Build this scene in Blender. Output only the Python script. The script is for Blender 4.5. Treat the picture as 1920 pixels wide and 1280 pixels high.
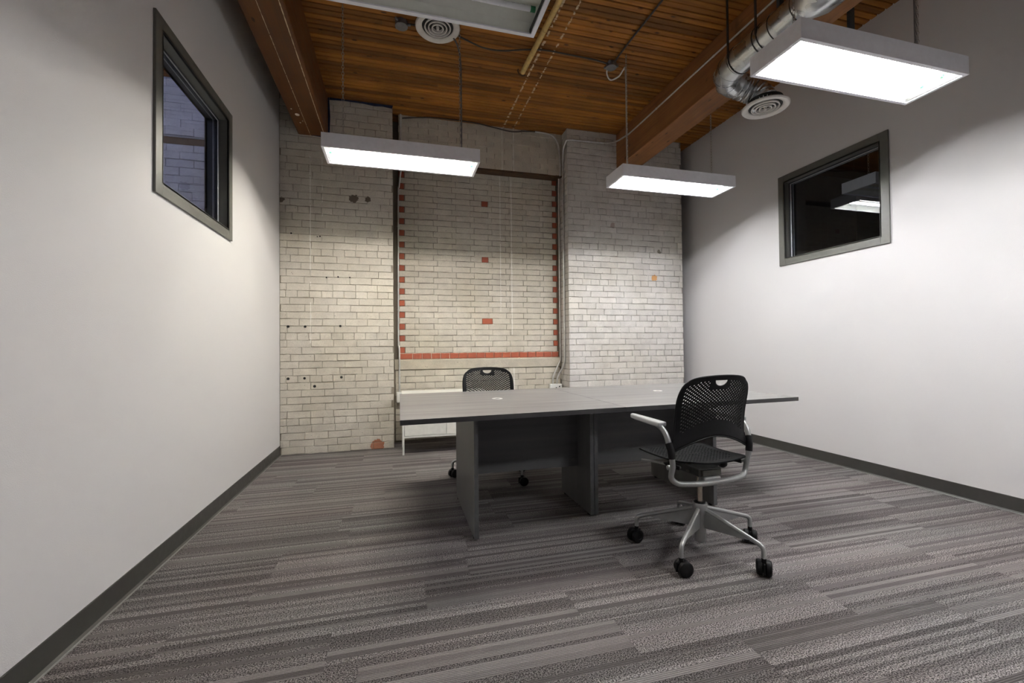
import bpy, bmesh, math, random
from mathutils import Vector, Matrix
random.seed(7)
for o in list(bpy.data.objects): bpy.data.objects.remove(o)
SC = bpy.context.scene
COL = SC.collection

# ------------------------------------------------------------------ camera, world, exposure
CAM_H = 1.13
def make_camera():
    f, yaw, pitch, roll = 811.555, math.radians(14.8838), math.radians(0.8159), math.radians(-0.5505)
    F = Vector((math.sin(yaw)*math.cos(pitch), math.cos(yaw)*math.cos(pitch), math.sin(pitch)))
    R0 = Vector((math.cos(yaw), -math.sin(yaw), 0)); U0 = R0.cross(F)
    R = R0*math.cos(roll) + U0*math.sin(roll); U = -R0*math.sin(roll) + U0*math.cos(roll)
    cd = bpy.data.cameras.new('camera'); co = bpy.data.objects.new('camera', cd); COL.objects.link(co)
    cd.sensor_width = 36.0; cd.lens = f/1920*36.0; cd.clip_start = 0.02; cd.clip_end = 60
    m = Matrix((R, U, -F)).transposed().to_4x4(); m.translation = Vector((0, 0, CAM_H))
    co.matrix_world = m; SC.camera = co
make_camera()
W = bpy.data.worlds.new('world'); SC.world = W; W.use_nodes = True
W.node_tree.nodes['Background'].inputs[0].default_value = (0.02, 0.022, 0.028, 1)
W.node_tree.nodes['Background'].inputs[1].default_value = 0.3
SC.view_settings.view_transform = 'Standard'; SC.view_settings.look = 'None'
SC.view_settings.gamma = 1; SC.view_settings.use_curve_mapping = False
SC.view_settings.exposure = 1.63
SC.cycles.use_light_tree = False; SC.cycles.max_bounces = 8
LAMP_WARM = (1.0, 0.95, 0.86); LAMP_COOL = (0.97, 0.97, 1.0)
LAMP_A = 62.0; LAMP_C = 54.0; LAMP_D = 50.0; LAMP_REAR = 56.0; LAMP_ADDED = 70.0

# room dimensions (metres): camera stands at x=0, y=0
LX, RX, YB, ZC = -1.219, 3.978, 5.131, 3.932
YREAR = -2.6

# ------------------------------------------------------------------ material helpers
class N:
    def __init__(s, name):
        s.m = bpy.data.materials.new(name); s.m.use_nodes = True
        s.t = s.m.node_tree; s.b = s.t.nodes['Principled BSDF']; s.out = s.t.nodes['Material Output']
    def n(s, t, **k):
        x = s.t.nodes.new(t)
        for a, v in k.items(): setattr(x, a, v)
        return x
    def put(s, sock, v):
        if isinstance(v, bpy.types.NodeSocket): s.t.links.new(v, sock)
        else: sock.default_value = v
    def math(s, op, a, b=0.0, c=None, clamp=False):
        x = s.n('ShaderNodeMath', operation=op, use_clamp=clamp)
        s.put(x.inputs[0], a); s.put(x.inputs[1], b)
        if c is not None: s.put(x.inputs[2], c)
        return x.outputs[0]
    def mix(s, f, a, b, bt='MIX'):
        x = s.n('ShaderNodeMix', data_type='RGBA', blend_type=bt)
        s.put(x.inputs[0], f); s.put(x.inputs[6], a); s.put(x.inputs[7], b); return x.outputs[2]
    def pos(s): return s.n('ShaderNodeNewGeometry').outputs['Position']
    def obj(s): return s.n('ShaderNodeTexCoord').outputs['Object']
    def rnd(s): return s.n('ShaderNodeObjectInfo').outputs['Random']
    def sep(s, v):
        x = s.n('ShaderNodeSeparateXYZ'); s.put(x.inputs[0], v); return x.outputs
    def comb(s, a, b, c):
        x = s.n('ShaderNodeCombineXYZ'); s.put(x.inputs[0], a); s.put(x.inputs[1], b); s.put(x.inputs[2], c); return x.outputs[0]
    def scl(s, v, k):
        x = s.n('ShaderNodeVectorMath', operation='MULTIPLY'); s.put(x.inputs[0], v); x.inputs[1].default_value = k; return x.outputs[0]
    def vadd(s, v, w):
        x = s.n('ShaderNodeVectorMath', operation='ADD'); s.put(x.inputs[0], v); s.put(x.inputs[1], w); return x.outputs[0]
    def dist(s, v, p):
        x = s.n('ShaderNodeVectorMath', operation='DISTANCE'); s.put(x.inputs[0], v); x.inputs[1].default_value = p; return x.outputs['Value']
    def noise(s, v, scale, detail=3, rough=.5, dim='3D'):
        x = s.n('ShaderNodeTexNoise', noise_dimensions=dim)
        if v is not None: s.put(x.inputs['Vector'], v)
        x.inputs['Scale'].default_value = scale; x.inputs['Detail'].default_value = detail
        x.inputs['Roughness'].default_value = rough; return x.outputs[0]
    def ramp(s, v, a, b, c=0.0, d=1.0):
        x = s.n('ShaderNodeMapRange'); s.put(x.inputs[0], v)
        for i, q in zip((1, 2, 3, 4), (a, b, c, d)): x.inputs[i].default_value = q
        return x.outputs[0]
    def bump(s, h, dist=.002, strength=1.0):
        x = s.n('ShaderNodeBump'); x.inputs['Distance'].default_value = dist; x.inputs['Strength'].default_value = strength
        s.put(x.inputs['Height'], h); s.t.links.new(x.outputs[0], s.b.inputs['Normal'])
    def base(s, c, rough=.5, metal=0.0, spec=.5):
        s.put(s.b.inputs['Base Color'], c); s.put(s.b.inputs['Roughness'], rough)
        s.put(s.b.inputs['Metallic'], metal); s.b.inputs['Specular IOR Level'].default_value = spec
        return s.m
def C4(c): return (c[0], c[1], c[2], 1.0)
def simple(name, col, rough=.5, metal=0.0, var=.12, scale=30., bumpd=0.0, spec=.5):
    k = N(name); p = k.pos()
    nz = k.noise(p, scale, 2)
    f = k.ramp(nz, .3, .7, 1-var, 1+var)
    x = k.n('ShaderNodeVectorMath', operation='SCALE'); x.inputs[0].default_value = col; k.put(x.inputs[3], f)
    if bumpd: k.bump(nz, bumpd)
    return k.base(x.outputs[0], k.ramp(nz, .3, .7, max(0, rough-.05), min(1, rough+.05)), metal, spec)
def emit(name, col, strength):
    k = N(name); k.base(C4(col), .4)
    k.b.inputs['Emission Color'].default_value = C4(col); k.b.inputs['Emission Strength'].default_value = strength
    return k.m

def paint_material(name, tone=(.60, .56, .485), lines=(), chips=(), dark=1.0):
    k = N(name); p = k.pos(); xyz = k.sep(p)
    big = k.noise(p, 1.7, 1); mid = k.noise(p, 9., 2); fine = k.noise(p, 90., 3, .65)
    col = k.mix(k.ramp(big, .35, .65), C4(tone), C4((tone[0]*.93, tone[1]*.92, tone[2]*.88)))
    r = k.rnd()
    shade = k.math('MULTIPLY', k.ramp(r, 0, 1, .93*dark, 1.05*dark), k.ramp(fine, .25, .75, .86, 1.12))
    shade = k.math('MULTIPLY', shade, k.ramp(mid, .3, .7, .92, 1.06))
    sc = k.n('ShaderNodeVectorMath', operation='SCALE'); k.put(sc.inputs[0], col); k.put(sc.inputs[3], shade); col = sc.outputs[0]
    # pits and worn specks in the old paint
    vor = k.n('ShaderNodeTexVoronoi'); k.put(vor.inputs['Vector'], p); vor.inputs['Scale'].default_value = 21.
    pit = k.math('MULTIPLY', k.math('LESS_THAN', vor.outputs['Distance'], .10), k.math('GREATER_THAN', mid, .60))
    col = k.mix(k.math('MULTIPLY', pit, .75), col, C4((.09, .075, .06)))
    if lines:
        ln = k.noise(k.scl(p, (40., 40., 14.)), 1., 1); lg = k.noise(k.scl(p, (1., 1., 3.)), 4., 2)
    if chips: cn = k.ramp(k.noise(p, 38., 2), 0, 1, -.03, .03)
    for x0, w, z0, z1, thr in lines:
        m = k.math('LESS_THAN', k.math('ABSOLUTE', k.math('SUBTRACT', xyz[0], x0)), k.ramp(ln, .3, .7, w*.3, w*1.5))
        m = k.math('MULTIPLY', m, k.math('GREATER_THAN', xyz[2], z0)); m = k.math('MULTIPLY', m, k.math('LESS_THAN', xyz[2], z1))
        m = k.math('MULTIPLY', m, k.math('GREATER_THAN', lg, thr))
        col = k.mix(k.math('MULTIPLY', m, .8), col, C4((.80, .78, .73)))
    for q, rad, c in chips:
        d = k.math('ADD', k.dist(p, q), cn)
        col = k.mix(k.math('LESS_THAN', d, rad), col, C4(c))
    k.bump(k.math('ADD', fine, k.math('MULTIPLY', mid, 2.)), .0025)
    return k.base(col, .72)
LINES_L = ((-.911, .0045, 1.2, 3.25, .40), (-.789, .003, 2.6, 3.25, .52))
LINES_C = ((1.305, .005, 1.6, 4, .36), (1.455, .006, 1.3, 4, .33), (1.466, .008, .3, .9, .25))
M = {}
M['paint_left'] = paint_material('painted_brick_left', (.585, .55, .485), LINES_L,
    (((-.462, 5.13, 2.822), .046, (.13, .10, .075)), ((-.308, 5.13, 2.826), .03, (.15, .12, .09)),
     ((-.22, 5.13, .035), .075, (.40, .17, .10)), ((-1.20, 5.13, 2.75), .03, (.16, .13, .10))))
M['paint_centre'] = paint_material('painted_brick_centre', (.585, .545, .47), LINES_C)
M['paint_right'] = paint_material('painted_brick_right', (.63, .605, .57), (),  # whiter tone than the left pier: cooler lamp light put into the colour
    (((3.437, 5.13, 2.407), .028, (.22, .20, .16)), ((3.357, 5.13, 2.05), .042, (.62, .33, .13)),
     ((2.75, 5.13, 2.72), .035, (.42, .33, .30))))
M['paint_next'] = paint_material('painted_brick_next_room', (.50, .49, .52))
M['mortar_left'] = paint_material('mortar_left', (.25, .22, .175), LINES_L)
M['mortar_centre'] = paint_material('mortar_centre', (.19, .165, .13), LINES_C)
M['mortar_right'] = paint_material('mortar_right', (.27, .25, .22))
M['mortar_next'] = paint_material('mortar_next', (.28, .28, .30))
M['old_brick'] = paint_material('dirty_old_brick', (.20, .17, .13))
def red_brick():
    k = N('bare_red_brick'); p = k.pos(); f = k.noise(p, 120., 5, .7); r = k.rnd()
    c = k.mix(r, C4((.36, .085, .04)), C4((.29, .075, .045)))
    c = k.mix(k.ramp(f, .45, .75, 0, .5), c, C4((.45, .17, .10)))
    k.bump(f, .002); return k.base(c, .85)
M['red_brick'] = red_brick()
M['stone'] = paint_material('painted_stone_sill', (.50, .46, .38))
M['light_mortar'] = simple('light_lime_mortar', (.68, .60, .50), .9, var=.2, scale=60)

def wall_paint():
    k = N('white_wall_paint'); p = k.pos(); n = k.noise(p, 260., 3); b = k.noise(p, 1.1, 2)
    c = k.mix(b, C4((.71, .695, .695)), C4((.69, .685, .695)))
    k.bump(n, .0006); return k.base(c, .62, spec=.3)
M['wall'] = wall_paint()
M['rubber'] = simple('charcoal_rubber_base', (.042, .040, .037), .42, var=.08, bumpd=.0003)
M['toe'] = simple('rubber_toe_edge', (.16, .155, .15), .4, var=.1)

def carpet():
    k = N('striped_carpet'); o = k.obj(); p = k.pos(); xyz = k.sep(o); r = k.rnd()
    w = k.math('ADD', k.math('MULTIPLY', xyz[1], 1.0), k.math('MULTIPLY', r, 97.3))
    v = k.n('ShaderNodeTexVoronoi', voronoi_dimensions='1D'); k.put(v.inputs['W'], w); v.inputs['Scale'].default_value = 43.
    cs = k.n('ShaderNodeSeparateColor'); k.put(cs.inputs[0], v.outputs['Color'])
    tone = cs.outputs[0]; kind = cs.outputs[1]
    speck = k.noise(k.scl(p, (1., 1.3, 1.)), 175., 1, .6)
    sp2 = k.noise(k.scl(p, (.5, 1., 1.)), 70., 2)
    rib = k.math('SINE', k.math('MULTIPLY', xyz[1], 2*math.pi/.0078))
    isrib = k.math('GREATER_THAN', kind, .68)
    base = k.mix(k.ramp(tone, .05, .95), C4((.088, .081, .080)), C4((.190, .178, .176)))
    hue = k.noise(k.scl(p, (.8, 2.2, 1.)), 1.3, 2)
    base = k.mix(k.ramp(hue, .35, .65, 0, .5), base, k.mix(1.0, base, C4((1.07, .965, .965)), 'MULTIPLY'))
    base = k.mix(k.ramp(sp2, .58, .72, 0, .35), base, k.mix(1.0, base, C4((.98, 1.03, .86)), 'MULTIPLY'))
    fs = k.ramp(speck, .38, .62, .25, 1.8)
    fr = k.math('MULTIPLY', k.ramp(rib, -1, 1, .62, 1.30), k.ramp(speck, .3, .7, .85, 1.15))
    f = k.n('ShaderNodeMix', data_type='FLOAT'); k.put(f.inputs[0], isrib); k.put(f.inputs[2], fs); k.put(f.inputs[3], fr)
    sc = k.n('ShaderNodeVectorMath', operation='SCALE'); k.put(sc.inputs[0], base); k.put(sc.inputs[3], f.outputs[0])
    k.bump(f.outputs[0], .0025, .6)
    return k.base(sc.outputs[0], .95, spec=.1)
M['carpet'] = carpet()

def wood(name, axis, dark, light, lines=(), knots=True, laneaxis=0):
    k = N(name); p = k.pos(); xyz = k.sep(p); r = k.rnd()
    st = (1.2, 34., 34.) if axis == 'x' else (34., 1.2, 34.)
    v = k.vadd(k.scl(p, st), k.comb(k.math('MULTIPLY', r, 30.), k.math('MULTIPLY', r, 17.), 0.0))
    g = k.noise(v, 1., 5, .62); g2 = k.noise(k.scl(p, (3., 3., 3.)), 1., 3)
    c = k.mix(k.ramp(g, .3, .7), C4(dark), C4(light))
    tone = k.math('MULTIPLY', k.ramp(r, 0, 1, .62, 1.32), k.ramp(g2, .3, .7, .82, 1.15))
    sc = k.n('ShaderNodeVectorMath', operation='SCALE'); k.put(sc.inputs[0], c); k.put(sc.inputs[3], tone); c = sc.outputs[0]
    if knots:
        kv = k.n('ShaderNodeTexVoronoi'); k.put(kv.inputs['Vector'], k.scl(p, (1., 2.4, 1.) if axis == 'x' else (2.4, 1., 1.))); kv.inputs['Scale'].default_value = 4.2
        d = k.math('ADD', kv.outputs['Distance'], k.ramp(k.noise(p, 30., 2), 0, 1, -.05, .05))
        c = k.mix(k.ramp(d, .06, .13, .85, 0), c, C4((dark[0]*.18, dark[1]*.18, dark[2]*.2)))
        st2 = k.noise(k.scl(p, (2.2, 9., 1.)) if axis == 'x' else k.scl(p, (9., 2.2, 1.)), 1., 4, .7)
        c = k.mix(k.ramp(st2, .62, .74, 0, .65), c, C4((dark[0]*.25, dark[1]*.25, dark[2]*.25)))
    br = k.noise(p, 24., 2)
    for x0, w, thr in lines:
        m = k.math('LESS_THAN', k.math('ABSOLUTE', k.math('SUBTRACT', xyz[0], x0)), k.ramp(br, .3, .7, w*.35, w*1.4))
        m = k.math('MULTIPLY', m, k.math('GREATER_THAN', k.noise(k.scl(p, (0., 1., 0.)), 17., 3), thr))
        c = k.mix(k.math('MULTIPLY', m, .85), c, C4((.70, .55, .36)))
    k.bump(g, .0015); return k.base(c, k.ramp(g, .3, .7, .5, .65), spec=.35)
M['deck'] = wood('pine_ceiling_boards', 'x', (.20, .070, .008), (.38, .150, .019), ((1.323, .011, .49), (1.456, .009, .50)))
M['deck_back'] = simple('dark_board_gap', (.012, .005, .002), .95)
M['beam_left'] = wood('dark_timber_beam', 'y', (.135, .048, .010), (.225, .080, .017), ((-.905, .0024, .38), (-.757, .0036, .36)))
M['beam_right'] = wood('red_brown_timber_beam', 'y', (.21, .085, .027), (.35, .15, .052), ())
M['tape'] = simple('blue_tape', (.007, .016, .055), .7, var=.4)

def laminate(name, axis, dark, light, rough=.38):
    k = N(name); p = k.obj()
    st = {'x': (.9, 17., 17.), 'z': (17., 17., .9)}[axis]
    g = k.noise(k.scl(p, st), 1., 5, .6); h = k.noise(k.scl(p, tuple(q*4 for q in st)), 1., 3)
    c = k.mix(k.ramp(g, .32, .66), C4(dark), C4(light)); c = k.mix(k.ramp(h, .4, .75, 0, .4), c, C4((dark[0]*.8, dark[1]*.8, dark[2]*.8)))
    return k.base(c, k.ramp(g, .3, .7, rough, rough+.08))
M['lam_top'] = laminate('grey_woodgrain_top', 'x', (.105, .101, .100), (.285, .277, .274), .36)
M['lam_slab'] = laminate('shaded_woodgrain_slab', 'z', (.095, .092, .090), (.135, .131, .127), .45)  # tabletop laminate darkened: the weaker light on the slabs is in the colour
M['lam_panel'] = laminate('shaded_woodgrain_panel', 'x', (.052, .052, .054), (.092, .092, .095), .45)  # same laminate again, shade under the tabletop put into the colour
M['edge'] = simple('charcoal_edge_band', (.035, .034, .035), .42)
M['edge2'] = simple('grey_edge_band', (.075, .075, .077), .42)
M['grommet'] = simple('silver_plastic', (.75, .75, .73), .35, .1)
M['black'] = simple('black_plastic', (.005, .005, .0055), .5, spec=.2)
M['seat_black'] = simple('matt_black_plastic', (.005, .005, .0055), .6, spec=.05)
M['black_soft'] = simple('black_rubber', (.010, .010, .011), .6)
M['void'] = simple('dark_hole', (.004, .004, .004), .9)
M['silver'] = simple('silver_painted_metal', (.34, .345, .34), .36, .55, var=.05)
M['arm_pad'] = simple('grey_arm_pad', (.36, .365, .37), .5, var=.06)
M['gas'] = simple('brass_tinted_cylinder', (.48, .43, .36), .25, .9, var=.05)
M['mech'] = simple('grey_mechanism_metal', (.06, .06, .055), .45, .5)
M['plate'] = simple('olive_steel_plate', (.10, .10, .085), .4, .6)
M['galv'] = simple('galvanised_steel', (.60, .62, .63), .27, .95, var=.10, scale=9, bumpd=.0008)
M['conduit'] = simple('steel_conduit', (.62, .62, .60), .36, .45, var=.12, scale=20)
M['cable'] = simple('dark_armoured_cable', (.055, .048, .042), .5, .3)
M['chain'] = simple('zinc_chain', (.42, .40, .37), .4, .8)
M['strap'] = simple('black_strap', (.02, .018, .018), .5)
M['steel_dark'] = simple('dark_steel_hanger', (.06, .075, .09), .5, .3)
M['white_box'] = simple('white_enamel', (.80, .80, .76), .4, var=.04)
M['cabinet'] = simple('off_white_cabinet', (.82, .82, .77), .38, var=.04)
M['fixture'] = simple('white_powder_coat', (.83, .84, .88), .42, var=.03)
M['reflector'] = simple('white_reflector', (.74, .75, .68), .45, var=.03)
M['gap_black'] = simple('black_gap', (.015, .015, .014), .6)
M['socket'] = simple('green_lamp_end', (.03, .22, .09), .4)
M['tube_off'] = simple('unlit_lamp_glass', (.82, .83, .86), .3, var=.02)
M['yellow'] = simple('cream_yellow_pipe', (.60, .42, .15), .5, var=.15)
M['jbox'] = simple('grey_junction_box', (.20, .20, .21), .45, .6)
M['diff'] = simple('white_diffuser', (.72, .69, .65), .45, var=.05)
M['frame'] = simple('olive_grey_window_frame', (.125, .125, .112), .42, var=.05)
M['frame_in'] = simple('dark_window_liner', (.030, .033, .040), .45, var=.05)
M['bead'] = simple('light_glazing_bead', (.42, .43, .46), .4)
M['lintel'] = simple('rusty_brown_steel', (.085, .045, .02), .7, .1, var=.35, scale=14)
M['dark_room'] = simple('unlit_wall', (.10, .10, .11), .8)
def glass():
    k = N('window_glass'); t = k.n('ShaderNodeBsdfTransparent'); g = k.n('ShaderNodeBsdfGlossy')
    t.inputs[0].default_value = (.90, .92, .95, 1); g.inputs['Roughness'].default_value = 0.0
    fr = k.n('ShaderNodeFresnel')
    bf = k.n('ShaderNodeNewGeometry').outputs['Backfacing']
    k.put(fr.inputs[0], k.math('POWER', 1.6, k.math('SUBTRACT', 1.0, k.math('MULTIPLY', bf, 2.0))))
    mx = k.n('ShaderNodeMixShader'); k.put(mx.inputs[0], fr.outputs[0])
    k.t.links.new(t.outputs[0], mx.inputs[1]); k.t.links.new(g.outputs[0], mx.inputs[2])
    k.t.links.new(mx.outputs[0], k.out.inputs[0]); return k.m
M['glass'] = glass()

# ------------------------------------------------------------------ mesh helpers
class MB:
    def __init__(s): s.v = []; s.f = []
    def add(s, vs, fs):
        b = len(s.v); s.v += [tuple(q) for q in vs]; s.f += [tuple(i+b for i in q) for q in fs]; return s
    def box(s, x0, x1, y0, y1, z0, z1):
        return s.add([(x0,y0,z0),(x1,y0,z0),(x1,y1,z0),(x0,y1,z0),(x0,y0,z1),(x1,y0,z1),(x1,y1,z1),(x0,y1,z1)],
                     [(0,3,2,1),(4,5,6,7),(0,1,5,4),(1,2,6,5),(2,3,7,6),(3,0,4,7)])
    def prism(s, pts, axis, a, b):
        n = len(pts)
        def P(u, v, w): return {'x': (w,u,v), 'y': (u,w,v), 'z': (u,v,w)}[axis]
        vs = [P(u,v,a) for u, v in pts] + [P(u,v,b) for u, v in pts]
        return s.add(vs, [tuple(range(n-1,-1,-1)), tuple(range(n,2*n))] + [(i,(i+1)%n,n+(i+1)%n,n+i) for i in range(n)])
    def tube(s, path, r, n=12, caps=True, rs=None):
        path = [Vector(q) for q in path]; k = len(path); T = []
        for i in range(k):
            a = path[max(i-1,0)]; b = path[min(i+1,k-1)]; T.append((b-a).normalized())
        up = Vector((0,0,1)) if abs(T[0].z) < .9 else Vector((1,0,0))
        u = T[0].cross(up).normalized(); vs = []; fs = []
        for i in range(k):
            u = (u - T[i]*u.dot(T[i])).normalized(); w = T[i].cross(u); rr = rs[i] if rs else r
            for j in range(n):
                a = 2*math.pi*j/n; vs.append(path[i] + u*math.cos(a)*rr + w*math.sin(a)*rr)
        for i in range(k-1):
            for j in range(n): fs.append((i*n+j, i*n+(j+1)%n, (i+1)*n+(j+1)%n, (i+1)*n+j))
        if caps: fs.append(tuple(range(n-1,-1,-1))); fs.append(tuple(range((k-1)*n, k*n)))
        return s.add(vs, fs)
    def lathe(s, prof, c=(0,0,0), axis='z', n=24, closed=False):
        vs = []; fs = []; k = len(prof)
        for r, h in prof:
            for j in range(n):
                a = 2*math.pi*j/n; p = (r*math.cos(a), r*math.sin(a))
                q = {'z': (p[0],p[1],h), 'x': (h,p[0],p[1]), 'y': (p[1],h,p[0])}[axis]
                vs.append((q[0]+c[0], q[1]+c[1], q[2]+c[2]))
        for i in range(k if closed else k-1):
            for j in range(n): fs.append((i*n+j, i*n+(j+1)%n, ((i+1)%k)*n+(j+1)%n, ((i+1)%k)*n+j))
        if not closed:
            if prof[0][0] > 1e-6: fs.append(tuple(range(n-1,-1,-1)))
            if prof[-1][0] > 1e-6: fs.append(tuple(range((k-1)*n, k*n)))
        return s.add(vs, fs)
    def sphere(s, c, r, n=14, sq=(1,1,1)):
        pr = [(max(r*math.sin(math.pi*i/8), 1e-7), -r*math.cos(math.pi*i/8)) for i in range(9)]
        t = MB().lathe(pr, n=n); t.v = [(x*sq[0]+c[0], y*sq[1]+c[1], z*sq[2]+c[2]) for x, y, z in t.v]
        return s.add(t.v, t.f)
    def xf(s, m): s.v = [tuple(m @ Vector(q)) for q in s.v]; return s
    def mesh(s, name, mat, smooth=False):
        me = bpy.data.meshes.new(name); me.from_pydata(s.v, [], s.f)
        bm = bmesh.new(); bm.from_mesh(me); bmesh.ops.remove_doubles(bm, verts=bm.verts, dist=1e-6)
        bmesh.ops.recalc_face_normals(bm, faces=bm.faces); bm.to_mesh(me); bm.free()
        me.materials.append(mat)
        if smooth:
            for p in me.polygons: p.use_smooth = True
            me.set_sharp_from_angle(angle=math.radians(40))
        return me
    def obj(s, name, mat, parent=None, smooth=False, bevel=0.0, seg=2):
        o = link(name, s.mesh(name, mat, smooth), parent)
        if bevel:
            b = o.modifiers.new('bevel', 'BEVEL'); b.width = bevel; b.segments = seg; b.limit_method = 'ANGLE'; b.angle_limit = math.radians(40)
        return o
def link(name, data, parent=None, loc=(0,0,0)):
    o = bpy.data.objects.new(name, data); COL.objects.link(o); o.location = loc
    if parent is not None: o.parent = parent
    return o
def tag(o, label=None, cat=None, group=None, kind=None):
    if label: o['label'] = label
    if cat: o['category'] = cat
    if group: o['group'] = group
    if kind: o['kind'] = kind
    return o
def empty(name, loc=(0,0,0), rz=0.0):
    o = link(name, None, None, loc); o.rotation_euler = (0,0,rz); o.empty_display_size = .1; return o
def copy_tree(o, parent=None):
    c = o.copy(); COL.objects.link(c)
    if parent is not None:
        c.parent = parent
    for ch in o.children: copy_tree(ch, c)
    return c
def curve(pts, per=6):
    P = [Vector(p) for p in pts]; out = []
    for i in range(len(P)-1):
        a = P[max(i-1,0)]; b = P[i]; c = P[i+1]; d = P[min(i+2,len(P)-1)]
        for j in range(per):
            t = j/per
            out.append(.5*((2*b) + (c-a)*t + (2*a-5*b+4*c-d)*t*t + (3*b-a-3*c+d)*t**3))
    out.append(P[-1]); return out

# ------------------------------------------------------------------ floor of carpet planks
floor = MB().box(LX-3.6, RX+4.2, YREAR-.2, 6.2, -.12, -.012).obj('floor', M['carpet'])
tag(floor, 'grey striped carpet plank floor of the room', 'floor', kind='structure')
PL, PW = 1.0, .25
plank_mesh = MB().box(0, 1, 0, PW-.0008, -.012, 0).mesh('carpet_plank', M['carpet'])
rest = MB()
row = 0; y = YREAR
while y < 5.55:
    x = LX - random.random()*PL if row % 2 else LX - ((row*.37) % 1.0)*PL
    while x < RX:
        a, b = max(x, LX), min(x+PL, RX)
        if b-a > .02:
            if y > .55:
                o = link('carpet_plank', plank_mesh, floor, (a, y, 0)); o.scale.x = b-a-.0008
            else: rest.box(a, b-.0008, y, y+PW-.0008, -.012, 0)
        x += PL
    y += PW; row += 1
tag(rest.obj('carpet_planks', M['carpet'], floor), kind='stuff')

# ------------------------------------------------------------------ side walls with window openings
TH = .125
WY0, WY1, WZ0, WZ1 = 2.632, 3.718, 1.958, 2.921     # casing outer rectangle, left wall
RY0, RY1, RZ0, RZ1 = 2.655, 3.733, 1.972, 2.921     # right wall
CAS = .075
def side_wall(name, x0, x1, y1, op, label):
    a, b, c, d = op; a += CAS*.5; b -= CAS*.5; c += CAS*.5; d -= CAS*.5
    m = MB()
    m.box(x0, x1, YREAR, a, 0, ZC+.02); m.box(x0, x1, b, y1, 0, ZC+.02)
    m.box(x0, x1, a, b, 0, c); m.box(x0, x1, a, b, d, ZC+.02)
    return tag(m.obj(name, M['wall']), label, 'wall', kind='structure')
side_wall('wall_left', LX-TH, LX, 5.14, (WY0, WY1, WZ0, WZ1), 'white painted wall on the left with a high interior window')
side_wall('wall_right', RX, RX+TH, 5.60, (RY0, RY1, RZ0, RZ1), 'white painted wall on the right with a high dark interior window')
tag(MB().box(LX-TH, RX+TH, YREAR-.12, YREAR, 0, ZC+.02).obj('wall_rear', M['wall']), 'white painted wall behind the viewer', 'wall', kind='structure')
def baseboard(name, x, sgn, y1, label):
    prof = [(0,.0),(.016,.0),(.016,.004),(.0065,.012),(.0045,.100),(.003,.1035),(0,.1035)]
    o = MB().prism([(x+sgn*u, v) for u, v in prof], 'y', YREAR, y1).obj(name, M['rubber'])
    MB().prism([(x+sgn*u, v) for u, v in [(.0163,.0002),(.0215,.0002),(.0205,.003),(.0163,.005)]], 'y', YREAR, y1).obj('toe_edge', M['toe'], o)
    return tag(o, label, 'baseboard', kind='structure')
baseboard('baseboard_left', LX, 1, 5.13, 'charcoal rubber baseboard along the left white wall')
baseboard('baseboard_right', RX, -1, 5.58, 'charcoal rubber baseboard along the right white wall')

def window(name, xw, sgn, op, label):
    # sgn: +1 when the room lies at +x of the wall face
    y0, y1, z0, z1 = op
    r = empty(name, (xw, y0, z0)); tag(r, label, 'window', kind='structure')
    Y1, Z1 = y1-y0, z1-z0
    def X(a, b): return (min(a*sgn, b*sgn), max(a*sgn, b*sgn))
    pr = .014
    xa, xb = X(0.0005, pr)
    bars = [(0, CAS, 0, Z1), (Y1-CAS, Y1, 0, Z1), (CAS, Y1-CAS, 0, CAS), (CAS, Y1-CAS, Z1-CAS, Z1)]
    for a, b, c, d in bars:
        MB().box(xa, xb, a, b, c, d).obj('casing', M['frame'], r, bevel=.002)
    e = CAS-.011
    for depth0, depth1, mat, off, nm in ((pr, -.050, 'frame', 0, 'jamb_liner'), (-.050, -.078, 'frame_in', .0, 'glazing_stop'), (-.078, -TH-.02, 'frame_in', 0, 'jamb_liner')):
        p, q = X(depth0, depth1); t = .011 if nm == 'jamb_liner' else .026
        m = MB(); m.box(p, q, e, e+t, e, Z1-e); m.box(p, q, Y1-e-t, Y1-e, e, Z1-e)
        m.box(p, q, e+t, Y1-e-t, e, e+t); m.box(p, q, e+t, Y1-e-t, Z1-e-t, Z1-e)
        m.obj(nm, M[mat], r)
    for dx in (-.049, -.079):     # light beads beside the glass
        p, q = X(dx, dx-.004); m = MB(); t = .012; k = e+.026
        m.box(p, q, k, k+t, k, Z1-k); m.box(p, q, Y1-k-t, Y1-k, k, Z1-k); m.box(p, q, k, Y1-k, Z1-k-t*.5, Z1-k)
        m.obj('glazing_bead', M['bead'], r)
    p, q = X(-.0605, -.0655)
    MB().box(p, q, e+.02, Y1-e-.02, e+.02, Z1-e-.02).obj('pane', M['glass'], r)
    xa, xb = X(-TH-.002, -TH-.016)
    for a, b, c, d in bars: MB().box(xa, xb, a, b, c, d).obj('casing', M['frame_in'], r)
window('window_1', LX, 1, (WY0, WY1, WZ0, WZ1), 'grey framed interior window in the left wall showing painted brick beyond')
window('window_2', RX, -1, (RY0, RY1, RZ0, RZ1), 'grey framed interior window in the right wall, dark and reflecting a lamp')

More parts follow.
